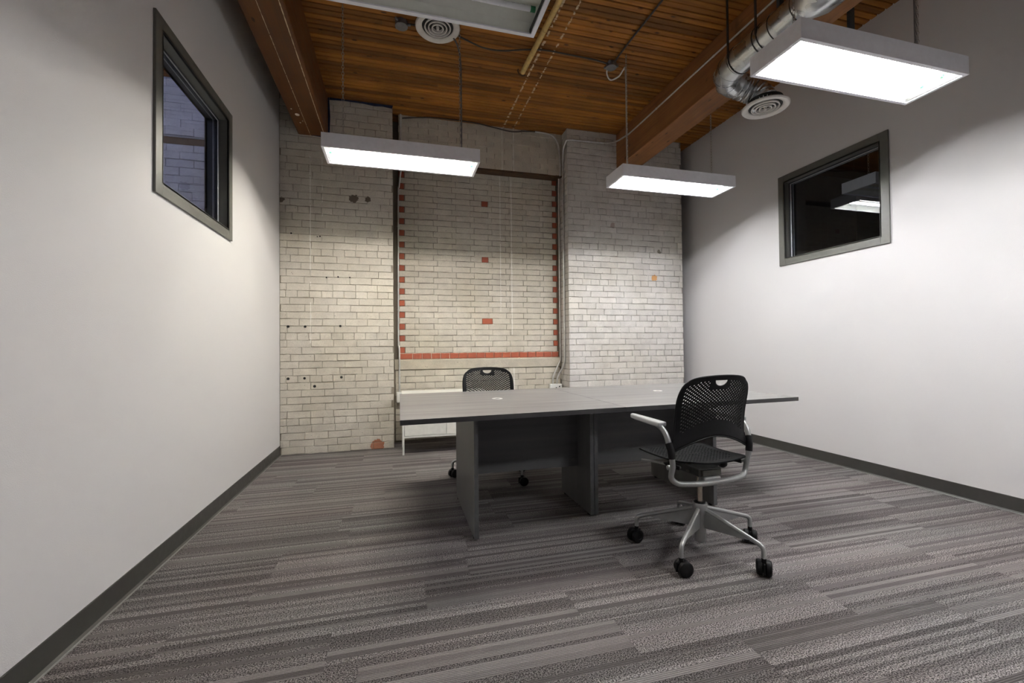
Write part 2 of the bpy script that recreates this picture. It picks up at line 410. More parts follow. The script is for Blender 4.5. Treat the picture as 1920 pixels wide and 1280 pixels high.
# ------------------------------------------------------------------ brick walls
def brick_mesh(L, H, mat, seed, cham=.0042, dep=.05, jit=.0026, name='brick'):
    R = random.Random(seed); hl, hh = L/2, H/2
    def ring(inset, yy, j):
        pts = [(-1,-1),(-.33,-1),(.33,-1),(1,-1),(1,1),(.33,1),(-.33,1),(-1,1)]
        return [(a*(hl-inset)+R.uniform(-j,j), yy+R.uniform(-j,j)*.4, b*(hh-inset)+R.uniform(-j,j)) for a, b in pts]
    v = ring(0, dep, 0) + ring(0, cham, jit) + ring(cham*.8, 0, jit)
    f = []
    for k in (0, 8):
        for i in range(8): f.append((k+i, k+(i+1)%8, k+8+(i+1)%8, k+8+i))
    f.append((16,17,22,23)); f.append((17,18,21,22)); f.append((18,19,20,21))
    m = MB(); m.v = v; m.f = f; return m.mesh(name, mat)
GAP = .0050; GX = .0036
def brick_bank(mat, L, pitch, tag_):
    return {'S': [brick_mesh(L-GX, pitch-GAP, mat, tag_+i) for i in range(8)],
            'H': [brick_mesh(L/2-GX, pitch-GAP, mat, tag_+50+i) for i in range(6)]}
def lay(parent, bank, mat, x0, x1, z0, rows, pitch, L, yf, header_every=0, is_part=lambda x, z: True, skip=None, special=None, stuffname='brickwork', seed=3, hoff=0):
    """bricks laid course by course; those hidden or past the limit go into one joined part"""
    R = random.Random(seed); joined = MB(); cnt = 0
    for r in range(rows):
        zc = z0 + pitch*(r+.5); hdr = header_every and (r % header_every == hoff)
        step = L/2 if hdr else L
        x = x0 - (L*(.5 if r % 2 else 0.0) if not hdr else L*.25)
        if not hdr and header_every: x -= R.choice((0, .03, -.03)) + .02
        while x < x1-.004:
            w = step + R.uniform(-.006, .006) if not special else step
            a, b = max(x, x0), min(x+w, x1)
            if b-a > .03 and not (skip and skip((a+b)/2, zc, b-a)):
                sp = special(r, a, b) if special else None
                ms = bank['H' if (b-a) < L*.72 else 'S']; nom = L/2 if (b-a) < L*.72 else L
                me = R.choice(ms)
                loc = ((a+b)/2, yf+R.uniform(-.003, .003), zc+R.uniform(-.0012, .0012)); sx = (b-a-GX)/(nom-GX)
                if is_part((a+b)/2, zc):
                    o = link('brick', me, parent, loc); o.scale = (sx*R.choice((1, 1, 1, 1.012)), 1, R.choice((1, 1, 1, 1.035, 1.06))); o.rotation_euler = (R.uniform(-.02, .02), R.uniform(-.007, .007), R.uniform(-.006, .006)); cnt += 1
                else:
                    joined.add([(v.co.x*sx+loc[0], v.co.y+loc[1], v.co.z+loc[2]) for v in me.vertices], [tuple(p.vertices) for p in me.polygons])
            x += w
    if joined.v: tag(joined.obj(stuffname, mat, parent), kind='stuff')
    return cnt
PIT, BL = .0771, .237
BD = .0085      # how far the mortar lies behind the brick faces
nrow = int(ZC/PIT)+1
# left pier
wl = MB().box(LX-.02, -.036, YB+BD, 5.75, 0, ZC+.02).obj('wall_back_left', M['mortar_left'])
tag(wl, 'taupe painted brick pier at the back beside the left wall', 'wall', kind='structure')
bankL = brick_bank(M['paint_left'], BL, PIT, 100)
c1 = lay(wl, bankL, M['paint_left'], LX+.002, -.036, 0, nrow, PIT, BL, YB, 6, skip=lambda x, z, w: (x-w/2 > -1.03 and x+w/2 < -.728 and z > 3.52), seed=5, hoff=4,
         is_part=lambda x, z: z < 3.52)
for x, z, r in ((-1.135,1.381,.014),(-.966,1.381,.014),(-.607,1.388,.013),(-1.136,.818,.015),(-.973,.819,.014),(-.598,.82,.014),(-.872,.729,.016),
                (-.628,1.934,.009),(-.749,1.924,.008),(-.505,1.932,.008),(-.813,2.375,.008),(-1.102,2.393,.009),(-.84,2.37,.006)):
    MB().lathe([(r*.55,.0),(r*.95,-.0015),(r,.004)], (x, YB-.0025, z), 'y', 12).obj('anchor_hole', M['void'], wl)
# right pier
XP0, XP1 = 2.118, 3.80
wr = MB().box(XP0+BD, XP1, YB+BD, 5.75, 0, ZC+.02).obj('wall_back_right', M['mortar_right'])
tag(wr, 'painted brick pier at the back beside the right wall, colour whitened for its cooler lamp', 'wall', kind='structure')
bankR = brick_bank(M['paint_right'], BL, PIT, 300)
beamR = lambda x, z, w: (x-w/2 > 2.815 and x+w/2 < 3.098 and z > 3.52)
c2 = lay(wr, bankR, M['paint_right'], XP0, XP1-.002, 0, nrow, PIT, BL, YB, 6, skip=beamR, seed=9, hoff=1,
         is_part=lambda x, z: .62 < z < 3.22)
ret = MB()      # the side of the right pier, turned into the recess
for r in range(nrow):
    zc = PIT*(r+.5); a = YB+.004; i = 0
    while a < 5.45:
        w = (.11 if (r+i) % 2 else .20); b = min(a+w, 5.5)
        ret.box(XP0, XP0+.05, a, b-.007, zc-PIT/2+.003, zc+PIT/2-.0035); a = b; i += 1
tag(ret.obj('side_brickwork', M['paint_right'], wr), kind='stuff')
tag(MB().box(XP1-.01, RX+TH, 5.44, 5.75, 0, ZC+.02).obj('wall_back_corner', M['mortar_right']), 'narrow recessed strip of wall between right brick pier and white wall', 'wall', kind='structure')
# recess: bricked-up opening
XI0, XI1, YI = .030, 2.088, 5.450
Z_RED0, Z_RED1, Z_TOP = 1.003, 1.075, 3.378
PI_ = (Z_TOP-Z_RED1)/32
wi = MB().box(XI0, XI1+.04, YI+BD, 5.75, Z_RED0, Z_TOP+.05).obj('wall_back_infill', M['mortar_centre'])
tag(wi, 'bricked-up window opening between the two brick piers, edged with bare red bricks', 'wall', kind='structure')
bankI = brick_bank(M['paint_centre'], .2325, PI_, 500)
redH = [brick_mesh(.11, PI_-GAP, M['red_brick'], 700+i, name='red_brick') for i in range(5)]
def red(x0, x1, zc, yf=YI):
    o = link('red_brick', random.choice(redH), wi, ((x0+x1)/2, yf-.001+random.uniform(-.001,.001), zc)); o.scale.x = (x1-x0)/.11
    return o
RI = random.Random(21); cnt = 0
for r in range(32):
    zc = Z_RED1 + PI_*(r+.5); xs = XI0; xe = XI1
    if r % 2 == 0: red(XI0, XI0+.062, zc); xs = XI0+.068
    else:
        red(XI1-.060, XI1-.002, zc); xe = XI1-.066
    x = xs - (0 if r % 2 else .118)
    first = True
    while x < xe-.01:
        a, b = max(x, xs), min(x+.2325, xe)
        parts = [(a, b)]
        if r in (26, 16, 5) and a < 1.11 < b: parts = [(a, 1.058), (1.165, b)] if b > 1.20 else [(a, 1.058)]; red(1.061, 1.161 if b > 1.20 else b-.002, zc)
        for a, b in parts:
            if b-a > .03:
                nom = .2325 if b-a > .15 else .2325/2; ms = bankI['S' if b-a > .15 else 'H']
                o = link('brick', RI.choice(ms), wi, ((a+b)/2, YI+RI.uniform(-.0025,.0025), zc+RI.uniform(-.001,.001))); o.scale = ((b-a-GX)/(nom-GX), 1, RI.choice((1, 1, 1.03))); o.rotation_euler = (RI.uniform(-.02,.02), RI.uniform(-.004,.004), 0); cnt += 1
        x += .2325
x = XI0-.005
MB().box(XI0-.01, XI1+.005, YI+.004, YI+.03, Z_RED0, Z_RED1).obj('mortar_bed', M['light_mortar'], wi)
i = 0
while x < XI1-.02:
    w = .165 if i == 0 else .113
    red(x, min(x+w-.007, XI1), (Z_RED0+Z_RED1)/2-.003, YI-.006); x += w; i += 1
# below the sill and above the lintel
ww = MB().box(-.036, XP0+.05, 5.42+BD, 5.75, 0, .90).obj('wall_back_lower', M['mortar_centre'])
tag(ww, 'painted brickwork below the stone sill behind the white cabinet', 'wall', kind='structure')
bankC = brick_bank(M['paint_centre'], BL, PIT, 800)
lay(ww, bankC, M['paint_centre'], -.02, XP0, 0.02, 11, PIT, BL, 5.42, 0, seed=12, is_part=lambda x, z: z > .55 or x < .2)
wu = MB().box(XI0, XP0+.05, 5.31+BD, 5.75, Z_TOP+.002, ZC+.02).obj('wall_back_upper', M['mortar_centre'])
tag(wu, 'painted brickwork above the brown steel lintel of the bricked-up opening', 'wall', kind='structure')
lay(wu, bankC, M['paint_centre'], XI0, XP0, Z_TOP+.004, 8, PIT*.9, BL, 5.31, 0, seed=13)
tag(MB().box(-.05, XI0+.02, 5.50, 5.76, 0, ZC+.02).obj('wall_back_slot', M['old_brick']), 'dark narrow slot beside the left brick pier', 'wall', kind='structure')
o = MB().box(XI0-.03, XP0-.01, 5.312, YI+.01, Z_TOP-.012, Z_TOP).obj('lintel', M['lintel'], None, bevel=.002)
MB().box(XI0-.03, XP0-.01, 5.308, 5.316, Z_TOP-.014, Z_TOP+.008).obj('lintel_flange', M['lintel'], o)
tag(o, 'rusty brown steel lintel over the bricked-up window', 'lintel', kind='structure')
o = MB().prism([(5.408,.880),(5.408,.985),(5.414,.993),(5.46,1.003),(5.46,.872),(5.414,.872)], 'x', -.03, XP0-.004).obj('sill', M['stone'], None, bevel=.006)
tag(o, 'wide painted stone sill under the row of red bricks', 'sill', kind='structure')

# ------------------------------------------------------------------ ceiling boards and beams
ceil = MB().box(LX-3.6, RX+4.2, YREAR-.2, 6.0, ZC+.012, ZC+.10).obj('ceiling', M['deck_back'])
tag(ceil, 'ceiling of narrow orange-brown pine boards', 'ceiling', kind='structure')
BW = .0605
def board_mesh(n):
    c = .006
    return MB().prism([(0,0.014),(0,c),(c*.7,0),(BW-.008-c*.7,0),(BW-.008,c),(BW-.008,.014)], 'x', 0, 1).mesh(n, M['deck'])
bm_ = board_mesh('ceiling_board'); farb = MB(); RB = random.Random(4)
y = YREAR; 
while y < 5.62:
    segs = [(LX, -.86)]
    cuts = [-.86] + ([RB.uniform(-.2, 2.4)] if RB.random() < .45 else []) + [2.95]
    segs += list(zip(cuts[:-1], cuts[1:])) + [(2.95, RX)]
    for a, b in segs:
        vis = (y > 3.0 and a > -.9) or (a > 2.9 and y > 2.5)
        if vis:
            o = link('ceiling_board', bm_, ceil, (a, y, ZC+RB.uniform(-.0015, .0015))); o.scale.x = b-a-.0015
        else:
            c = .004
            farb.prism([(y,ZC+.014),(y,ZC+c),(y+c,ZC),(y+BW-.003-c,ZC),(y+BW-.003,ZC+c),(y+BW-.003,ZC+.014)], 'x', a, b-.0015)
    if y > 3.2: farb.box(LX-2.6, LX-TH, y, y+BW-.003, ZC, ZC+.014)
    y += BW
tag(farb.obj('ceiling_boards', M['deck'], ceil), kind='stuff')
o = MB().box(-1.030, -.728, YREAR, 5.16, 3.482, ZC-.001).obj('ceiling_beam', M['beam_left'], None, bevel=.012)
tag(o, 'dark timber ceiling beam with pale scratch lines next to the left wall', 'beam', 'timber ceiling beams', 'structure')
o = MB().box(2.815, 3.098, YREAR, 5.16, 3.481, ZC-.001).obj('ceiling_beam', M['beam_right'], None, bevel=.010)
tag(o, 'reddish brown timber ceiling beam above the steel air duct', 'beam', 'timber ceiling beams', 'structure')
# plaster dabs on the beam
dab = MB()
for q, r in (((-.952, 4.70, 3.481), .022), ((-.985, 4.60, 3.481), .008), ((-.955, 4.86, 3.481), .008), ((-.925, 4.82, 3.481), .006)):
    dab.sphere(q, r, 8, (1, 1.2, .22))
# blue tape left along the masonry
tp = empty('blue_tape_strip', (-.35, 5.12, ZC-.02)); tag(tp, 'blue tape scraps along the top edge of the left brick pier', 'tape')
MB().prism([(-.36,-.014),(-.20,-.004),(0,-.008),(.12,-.020),(.20,-.012),(.31,-.022),(.32,.012),(-.36,.012)], 'y', -.003, .002).obj('top_strip', M['tape'], tp)
MB().prism([(-.375,-.42),(-.360,-.42),(-.352,-.2),(-.362,.01),(-.377,.01)], 'y', -.003, .002).obj('side_strip', M['tape'], tp)
MB().prism([(-.67,-.415),(-.60,-.425),(-.38,-.445),(-.375,-.428),(-.60,-.405),(-.68,-.39)], 'y', -.006, .002).obj('bottom_strip', M['tape'], tp)

# ------------------------------------------------------------------ next rooms seen through the windows
wn = MB().box(-4.4, LX-TH, YB+BD, 5.75, 0, ZC+.02).obj('wall_next_back', M['mortar_next'])
tag(wn, 'grey painted brick wall of the next room seen through the left window', 'wall', kind='structure')
bankN = brick_bank(M['paint_next'], .245, .083, 900)
lay(wn, bankN, M['paint_next'], -3.0, LX-TH-.005, .02, 47, .083, .245, YB, 0, seed=31, skip=lambda x, z, w: 3.235 < z < 3.33, is_part=lambda x, z: z > 2.0 and x > -2.75)
MB().box(-3.0, LX-TH-.005, YB-.006, YB+.03, 3.245, 3.315).obj('lintel_band', M['lintel'], wn)
tag(MB().box(-4.5, -4.4, YREAR, 5.75, 0, ZC+.02).obj('wall_next_left', M['wall']), 'plain far wall of the next room on the left', 'wall', kind='structure')
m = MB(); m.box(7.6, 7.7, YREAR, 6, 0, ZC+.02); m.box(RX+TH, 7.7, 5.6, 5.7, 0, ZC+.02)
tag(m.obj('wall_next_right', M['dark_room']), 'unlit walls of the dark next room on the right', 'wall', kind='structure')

# ------------------------------------------------------------------ pendant fluorescent fixtures
FL, FW, FH = 1.232, .330, .108
def chain_mesh(h, name='chain'):
    m = MB(); n = int(h/.026); p = h/n; r = .0024
    for i in range(n):
        zc = p*(i+.5); hl = p*.62; hw = .008; pts = []
        for j in range(8):
            a = 2*math.pi*j/8; u = math.cos(a)*hw; w = math.sin(a)*hl
            pts.append((u, 0, zc+w) if i % 2 else (0, u, zc+w))
        vs = []; fs = []
        for j in range(8):
            c = Vector(pts[j]); rad = (c-Vector((0,0,zc))).normalized(); bi = Vector((0,1,0)) if i % 2 else Vector((1,0,0))
            for q in range(4):
                a = math.pi/2*q; vs.append(c + rad*r*math.cos(a) + bi*r*math.sin(a))
        for j in range(8):
            for q in range(4): fs.append((j*4+q, j*4+(q+1)%4, ((j+1)%8)*4+(q+1)%4, ((j+1)%8)*4+q))
        m.add(vs, fs)
    return m.mesh(name, M['chain'])
ZF = 2.682
CH = chain_mesh(ZC-ZF-FH)
def make_fixture():
    r = empty('pendant_light'); t = .004; x, w = FL/2, FW/2
    m = MB(); m.box(-x, x, -w, w, FH-t, FH); m.box(-x, x, -w, -w+t, 0.002, FH-t); m.box(-x, x, w-t, w, 0.002, FH-t)
    m.box(-x, -x+t, -w+t, w-t, 0.002, FH-t); m.box(x-t, x, -w+t, w-t, 0.002, FH-t)
    m.obj('housing', M['fixture'], r)
    lp = .020; m = MB(); m.box(-x-.001, x+.001, -w-.001, -w+lp, 0, .007); m.box(-x-.001, x+.001, w-lp, w+.001, 0, .007)
    m.box(-x-.001, -x+lp, -w+lp, w-lp, 0, .007); m.box(x-lp, x+.001, -w+lp, w-lp, 0, .007)
    m.obj('bottom_frame', M['fixture'], r)
    # folded reflector tray, a raised channel in the middle
    pr = [(-w+.008,.008),(-w+.03,.050),(-.085,.082),(-.032,.082),(-.024,.060),(.024,.060),(.032,.082),(.085,.082),(w-.03,.050),(w-.008,.008)]
    vs = [(-x+.012, a, b) for a, b in pr] + [(x-.012, a, b) for a, b in pr]; n = len(pr)
    m = MB().add(vs, [(i, i+1, n+i+1, n+i) for i in range(n-1)])
    for sx in (-1, 1): m.add([(sx*(x-.012), a, b) for a, b in pr], [tuple(range(n))])
    m.obj('reflector', M['reflector'], r)
    for sx in (-1, 1): MB().box(min(sx*(x-.0215), sx*(x-.0275)), max(sx*(x-.0215), sx*(x-.0275)), -w+.02, w-.02, .0065, .024).obj('end_gap_shade', M['gap_black'], r)  # black strips stand in for the shade in the slit at each end
    for sy in (-.052, .052):
        tb = MB().lathe([(.0125,-x+.050),(.0125,x-.050)], (0, sy, .053), 'x', 14).obj('lamp_tube', M['tube_off'], r, smooth=True)
        for sx in (-1, 1):
            MB().lathe([(.0132,-.012),(.0132,.012)], (sx*(x-.040), sy, .053), 'x', 12).obj('lamp_end', M['socket'], tb)
    for px in (-.475, .475):
        c = link('hanging_chain', CH, r, (px, 0, FH))
        MB().tube([(-.018,0,-.002),(-.010,0,.018),(0,0,.028),(.010,0,.018),(.018,0,-.002)], .0022, 6).obj('hanger_hook', M['chain'], c)
    return r
fx0 = make_fixture()
def set_lamp(f, mat):
    for ch in f.children:
        if ch.name.split('.')[0] == 'lamp_tube':
            ch.data = ch.data.copy(); ch.data.materials[0] = mat
def fixture(x, y, z, label, lamp, first=False, grp='pendant fluorescent lights'):
    f = fx0 if first else copy_tree(fx0)
    f.location = (x, y, z); tag(f, label, 'light', grp)
    if lamp: set_lamp(f, lamp)
    return f
XA, XC = .064, 2.618
fB = fixture(XA, 1.910, ZF+.022, 'unlit white pendant light with open grey reflector at the top edge', None, True)
eA = emit('lit_lamp_warm', LAMP_WARM, LAMP_A); eC = emit('lit_lamp_cool', LAMP_COOL, LAMP_C)
eD = emit('lit_lamp_near', LAMP_COOL, LAMP_D); eR = emit('lit_lamp_rear', LAMP_COOL, LAMP_REAR); eN = emit('added_lamp_next_room', (.66, .72, 1.0), LAMP_ADDED)
fA = fixture(XA, 3.703, ZF, 'lit white pendant light hanging before the left brick pier', eA)
fC = fixture(XC, 3.695, ZF+.012, 'lit white pendant light hanging before the right brick pier', eC)
fD = fixture(XC, 1.895, ZF+.015, 'large bright white pendant light nearest the right wall, beside the duct', eD)
fE = fixture(XA, .10, ZF, 'unlit white pendant light above the viewer on the left', None)
fF = fixture(XC, .10, ZF, 'white pendant light above the viewer on the right', eR)
nl = empty('added_batten_light', (-2.75, 3.1, ZC-.06)); tag(nl, 'added unseen batten light that brightens the next room behind the left window', 'light')  # unseen lamp, added to light the brick behind the left window
MB().box(-.6, .6, -.035, .035, .0, .058).obj('batten', M['fixture'], nl, bevel=.003)
MB().lathe([(.013,-.58),(.013,.58)], (0, 0, -.022), 'x', 10).obj('lamp_tube', eN, nl, smooth=True)
for sx in (-1, 1): MB().box(sx*.59-.012, sx*.59+.012, -.016, .016, -.04, .002).obj('lamp_end', M['fixture'], nl)
fM = fixture(5.07, 3.26, ZF, 'unlit pendant light in the dark next room behind the right window', None)

# ------------------------------------------------------------------ conference table
tb = empty('conference_table', (1.42, 3.10, 0)); tag(tb, 'long grey woodgrain conference table of two joined halves on slab legs', 'table')
TX, TY = 1.42, 3.10; TZ = .75; TT = .028
def top(pts, name='tabletop'):
    pts = [(a-TX, b-TY) for a, b in pts]
    cx = sum(p[0] for p in pts)/4; cy = sum(p[1] for p in pts)/4
    o = MB().prism([(a-cx, b-cy) for a, b in pts], 'z', -TT, 0).obj(name, M['lam_top'], tb)
    o.location = (cx, cy, TZ); o.data.materials.append(M['edge'])
    for p in o.data.polygons:
        if abs(p.normal.z) < .5: p.material_index = 1
    return o
fe = lambda x: 2.377 + (x-.013)*.0522
be = lambda x: 3.755 + (x-.02)*.040
xm = 1.388
t1 = top([(.013, fe(.013)), (xm-.001, fe(xm)), (xm-.001, be(xm)), (.020, be(.02))])
t2 = top([(xm+.001, fe(xm)), (2.832, fe(2.832)), (2.838, be(2.838)), (xm+.001, be(xm))])
def panel(name, x0, x1, y0, y1, z0, z1, mat, edge=None, ed='y'):
    cx, cy, cz = (x0+x1)/2, (y0+y1)/2, (z0+z1)/2
    o = MB().box(x0-cx, x1-cx, y0-cy, y1-cy, z0-cz, z1-cz).obj(name, mat, tb); o.location = (cx-TX, cy-TY, cz)
    if edge:
        o.data.materials.append(edge)
        for p in o.data.polygons:
            if abs(p.normal.y) > .5: p.material_index = 1
    return o
for a, b, y0, y1 in ((.432, .458, 2.515, 3.31), (1.240, 1.266, 2.665, 3.19), (1.273, 1.299, 2.672, 3.19), (2.140, 2.167, 2.585, 3.36)):
    s = panel('slab_leg', a, b, y0, y1, .012, TZ-TT, M['lam_slab'], M['edge2'])
    for yy in (y0+.05, y1-.05):
        g = MB().lathe([(.014,-.0),(.014,.014)], (0,0,0), 'z', 10).obj('foot_glide', M['black'], s)
        g.location = (0, yy-(y0+y1)/2, .0-(.012+TZ-TT)/2)
panel('modesty_panel', .458, 1.240, 2.872, 2.892, .286, TZ-TT, M['lam_panel'])
panel('modesty_panel', 1.299, 2.140, 2.880, 2.900, .280, TZ-TT, M['lam_panel'])
o = MB().lathe([(.011,0),(.011,.003),(.004,.004)], (0,0,0), 'y', 10).obj('cam_bolt', M['edge2'], tb); o.location = (1.205-TX, 2.868-TY, .33)
for gx, gy in ((.72, 3.155), (2.135, 3.24)):
    g = MB().lathe([(.040,0),(.040,.0025),(.036,.004),(.022,.004),(.021,.0015),(.0001,.0015)], (0,0,0), 'z', 24).obj('cable_grommet', M['grommet'], tb, smooth=True)
    g.location = (gx-TX, gy-TY, TZ)
    MB().lathe([(.0001,.0022),(.017,.0022),(.018,.0018)], (0,0,0), 'z', 20).obj('grommet_opening', M['void'], g)

# ------------------------------------------------------------------ perforated task chair (faces +y locally)
def shell_from_grid(name, us, vs, fn, hole, cut, mat, parent, thick=.005, rim=.0045, snap=None):
    nu, nv = len(us), len(vs); bm = bmesh.new()
    V = [[bm.verts.new(fn(u, v)) for u in us] for v in vs]
    for j in range(nv-1):
        for i in range(nu-1):
            uc, vc = (us[i]+us[i+1])/2, (vs[j]+vs[j+1])/2
            if hole(i, j, uc, vc) or cut(uc, vc): continue
            bm.faces.new((V[j][i], V[j][i+1], V[j+1][i+1], V[j+1][i]))
    if snap:
        for j in range(nv):
            for i in range(nu):
                b = V[j][i]
                if b.is_valid and b.link_faces and len(b.link_faces) < 4 and 0 < i < nu-1 and 0 < j < nv-1:
                    q = snap(us[i], vs[j])
                    if q: b.co = Vector(fn(*q))
    bmesh.ops.delete(bm, geom=[v for v in bm.verts if not v.link_faces], context='VERTS')
    bmesh.ops.recalc_face_normals(bm, faces=bm.faces)
    me = bpy.data.meshes.new(name); bm.to_mesh(me); bm.free(); me.materials.append(mat)
    for p in me.polygons: p.use_smooth = True
    o = link(name, me, parent); s = o.modifiers.new('solidify', 'SOLIDIFY'); s.thickness = thick; s.offset = 0
    loop = [fn(u, vs[0]) for u in us] + [fn(us[-1], v) for v in vs[1:]] + [fn(u, vs[-1]) for u in reversed(us[:-1])] + [fn(us[0], v) for v in reversed(vs[1:-1])]
    loop = loop + [loop[0]]
    MB().tube(loop[::2] + [loop[0]], rim, 6, False).obj(name.split('_')[0]+'_rim', mat, o, smooth=True)
    return o
def axis_pts(lo, hi, pitch, hole):
    """alternating hole / web stops between lo and hi"""
    n = int((hi-lo)/pitch); p = (hi-lo)/n; out = []; flags = []
    for i in range(n):
        out += [lo+p*i, lo+p*i+hole*p/pitch]
    out.append(hi); return out
def make_chair():
    r = empty('task_chair')
    # five-star base
    col = MB().lathe([(.010,.045),(.026,.050),(.031,.062),(.032,.20),(.040,.215),(.041,.252),(.038,.262),(.020,.264)], n=20).obj('column_hub', M['silver'], r, smooth=True)
    MB().lathe([(.030,.262),(.030,.268),(.017,.270)], n=18).obj('collar', M['black'], col)
    gas = MB().lathe([(.0145,.262),(.0145,.40),(.021,.402),(.021,.432)], n=16).obj('gas_cylinder', M['gas'], r, smooth=True)
    for k in range(5):
        a = math.radians(142 + 72*k)
        arm = MB().tube(curve([(.034,0,.232),(.18,0,.190),(.295,0,.156),(.325,0,.145),(.338,0,.128),(.340,0,.088)], 4), .0115, 10)
        arm.add([(.028,-.007,.226),(.028,.007,.226),(.30,.006,.155),(.30,-.006,.155),(.028,-.007,.130),(.028,.007,.130)],
                [(0,1,2,3),(4,3,2,5),(0,3,4),(1,5,2),(0,4,5,1)])
        o = arm.obj('base_arm', M['silver'], r, smooth=True); o.rotation_euler.z = a
        cs = link('caster', None, r, (.340*math.cos(a), .340*math.sin(a), 0)); cs.rotation_euler.z = a + (0.9, 2.4, 2.1, 4.0, 5.5)[k]
        cs.empty_display_size = .03
        for sy in (-1, 1):
            MB().lathe([(.006,-.015),(.030,-.015),(.0365,-.010),(.0375,.0),(.0365,.010),(.030,.0145),(.016,.0155),(.014,.013),(.004,.013)], (.012, sy*.0195, .0378), 'y', 22).obj('wheel', M['black'], cs, smooth=True)
        h = MB(); h.box(-.030, .036, -.0045, .0045, .02, .068); h.lathe([(.011,.05),(.0115,.090)], n=12)
        h.obj('hood', M['black'], cs, bevel=.003)
    # mechanism
    mm = MB().box(-.075, .075, -.085, .115, .430, .472).obj('tilt_mechanism', M['mech'], r, bevel=.006)
    for x0, x1, y0, y1, z0, z1 in ((-.06,.06,-.098,-.083,.436,.466), (-.085,.085,-.02,.005,.440,.452), (-.05,.05,.02,.09,.470,.484)):
        MB().box(x0, x1, y0, y1, z0, z1).obj('bracket_plate', M['plate'], mm, bevel=.002)
    MB().tube(curve([(.06,.02,.448),(.13,.03,.446),(.185,.04,.445)], 4), .006, 8).obj('lever', M['black'], mm)
    MB().sphere((.205,.044,.446), .023, 14, (1.25,1,1)).obj('knob', M['black'], mm, smooth=True)
    MB().tube(curve([(-.07,.06,.445),(-.17,.14,.465),(-.235,.20,.470)], 5), .007, 8, rs=None).obj('lever', M['silver'], mm, smooth=True)
    # bent tube: arm post, down behind the seat, across under it and up again
    half = [(-.268,.015,.712),(-.273,-.035,.700),(-.268,-.070,.665),(-.262,-.088,.61),(-.254,-.096,.55),(-.246,-.090,.50),(-.247,-.080,.463),(-.243,-.078,.437),(-.222,-.086,.417),(-.19,-.092,.409),(-.10,-.10,.403)]
    path = half + [(0,-.102,.401)] + [(-a, b, c) for a, b, c in reversed(half)]
    MB().tube(curve(path, 4), .0145, 12).obj('frame_tube', M['silver'], r, smooth=True)
    MB().box(-.055, .055, -.104, -.05, .388, .432).obj('frame_saddle', M['silver'], r, bevel=.010)
    for sx in (-1, 1):
        pts = [(-.030,-.040),(.028,-.044),(.030,.02),(.024,.16),(.014,.215),(-.008,.225),(-.020,.20),(-.028,.05)]
        o = MB().prism([(sx*a, b) for a, b in pts], 'z', -.014, .012).obj('arm_pad', M['arm_pad'], r, bevel=.008, seg=3)
        o.location = (sx*.270, .0, .718); o.rotation_euler = (math.radians(3), 0, sx*math.radians(-4))
        p = MB().lathe([(.010,0),(.013,.002),(.013,.045),(.010,.047)], (0,0,0), 'x', 14).obj('pivot_pin', M['silver'], r, smooth=True)
        p.location = (sx*.232-.0235, -.060, .492)
        MB().prism([(.0,.482),(.0,.502),(.10,.50),(.13,.492),(.10,.478)], 'x', sx*.205-.004, sx*.205+.004).obj('seat_bracket', M['black'], r, bevel=.002).location = (0, -.09, 0)
        MB().tube(curve([(sx*.185,.02,.492),(sx*.205,-.03,.490),(sx*.232,-.058,.491)], 4), .010, 8).obj('seat_arm', M['black'], r, smooth=True)
        c = [(sx*.2655, -.083, .628),(sx*.2585,-.094,.590),(sx*.2535,-.096,.548)]
        MB().tube(curve(c, 4), .0185, 12).obj('back_clamp', M['black'], r, smooth=True)
    # backrest shell
    def ss(a, b, t):
        t = max(0, min(1, (t-a)/(b-a))); return t*t*(3-2*t)
    def back(s, t):
        k = max(0, (t-.68)/.32); Wd = .232 - .004*math.sin(math.pi*t) - .050*(1-math.sqrt(max(0, 1-k*k*.97)))
        Wd += .022*(1-ss(0, .28, t))
        a = abs(s); zb = .652 - .082*a**1.7; zt = .976 - .016*s*s - .022*a**8
        x = s*Wd; z = zb + (zt-zb)*t
        yc = -.135 - .020*((z-.62)/.35) - .02*max(0, (z-.80)/.17)**2 + .015*math.cos((z-.72)*9)
        y = yc + .045*s*s*(1-.35*t)
        return (x, y, z)
    us = [-1,-.97,-.93,-.895] + axis_pts(-.87, .87, .0475, .034) + [.895,.93,.97,1]
    vs = [0,.04,.08,.12,.16] + axis_pts(.20, .93, .0245, .018) + [.95,.966,.98,.99,1]
    ui0 = 4; vi0 = 5; nU = len(us); nV = len(vs)
    def hole(i, j, u, v):
        if i < ui0 or j < vi0 or i > nU-6 or j > nV-7: return False
        if (i-ui0) % 2 or (j-vi0) % 2: return False
        if (((i-ui0)//2)+((j-vi0)//2)) % 2: return False
        x, y, z = back(u, v)
        if abs(x) < .062 and z > .905: return False
        if v < .20 + .085*(1-abs(u)**2*1.1): return False
        if v > .90 and abs(u) > .6: return False
        if v > .955-.25*max(0, abs(u)-.62): return False
        return True
    hz, hw, hh = .952, .040, .030
    def cut(u, v):
        x, y, z = back(u, v); d = hz-z
        return d > 0 and (x/hw)**2 + (d/hh)**2 < 1
    def snap(u, v):
        x, y, z = back(u, v); d = hz-z
        if abs(x) < hw*1.35 and -.012 < d < hh*1.4:
            if d < .004 and abs(x) < hw*1.1:
                return (u, v + d/.335)
            q = math.hypot(x/hw, d/hh)
            if .55 < q < 1.6: return (u/q, v + (d-d/q)/.335)
        return None
    shell_from_grid('back_shell', us, vs, back, hole, cut, M['black'], r, .0045, .0042, snap)
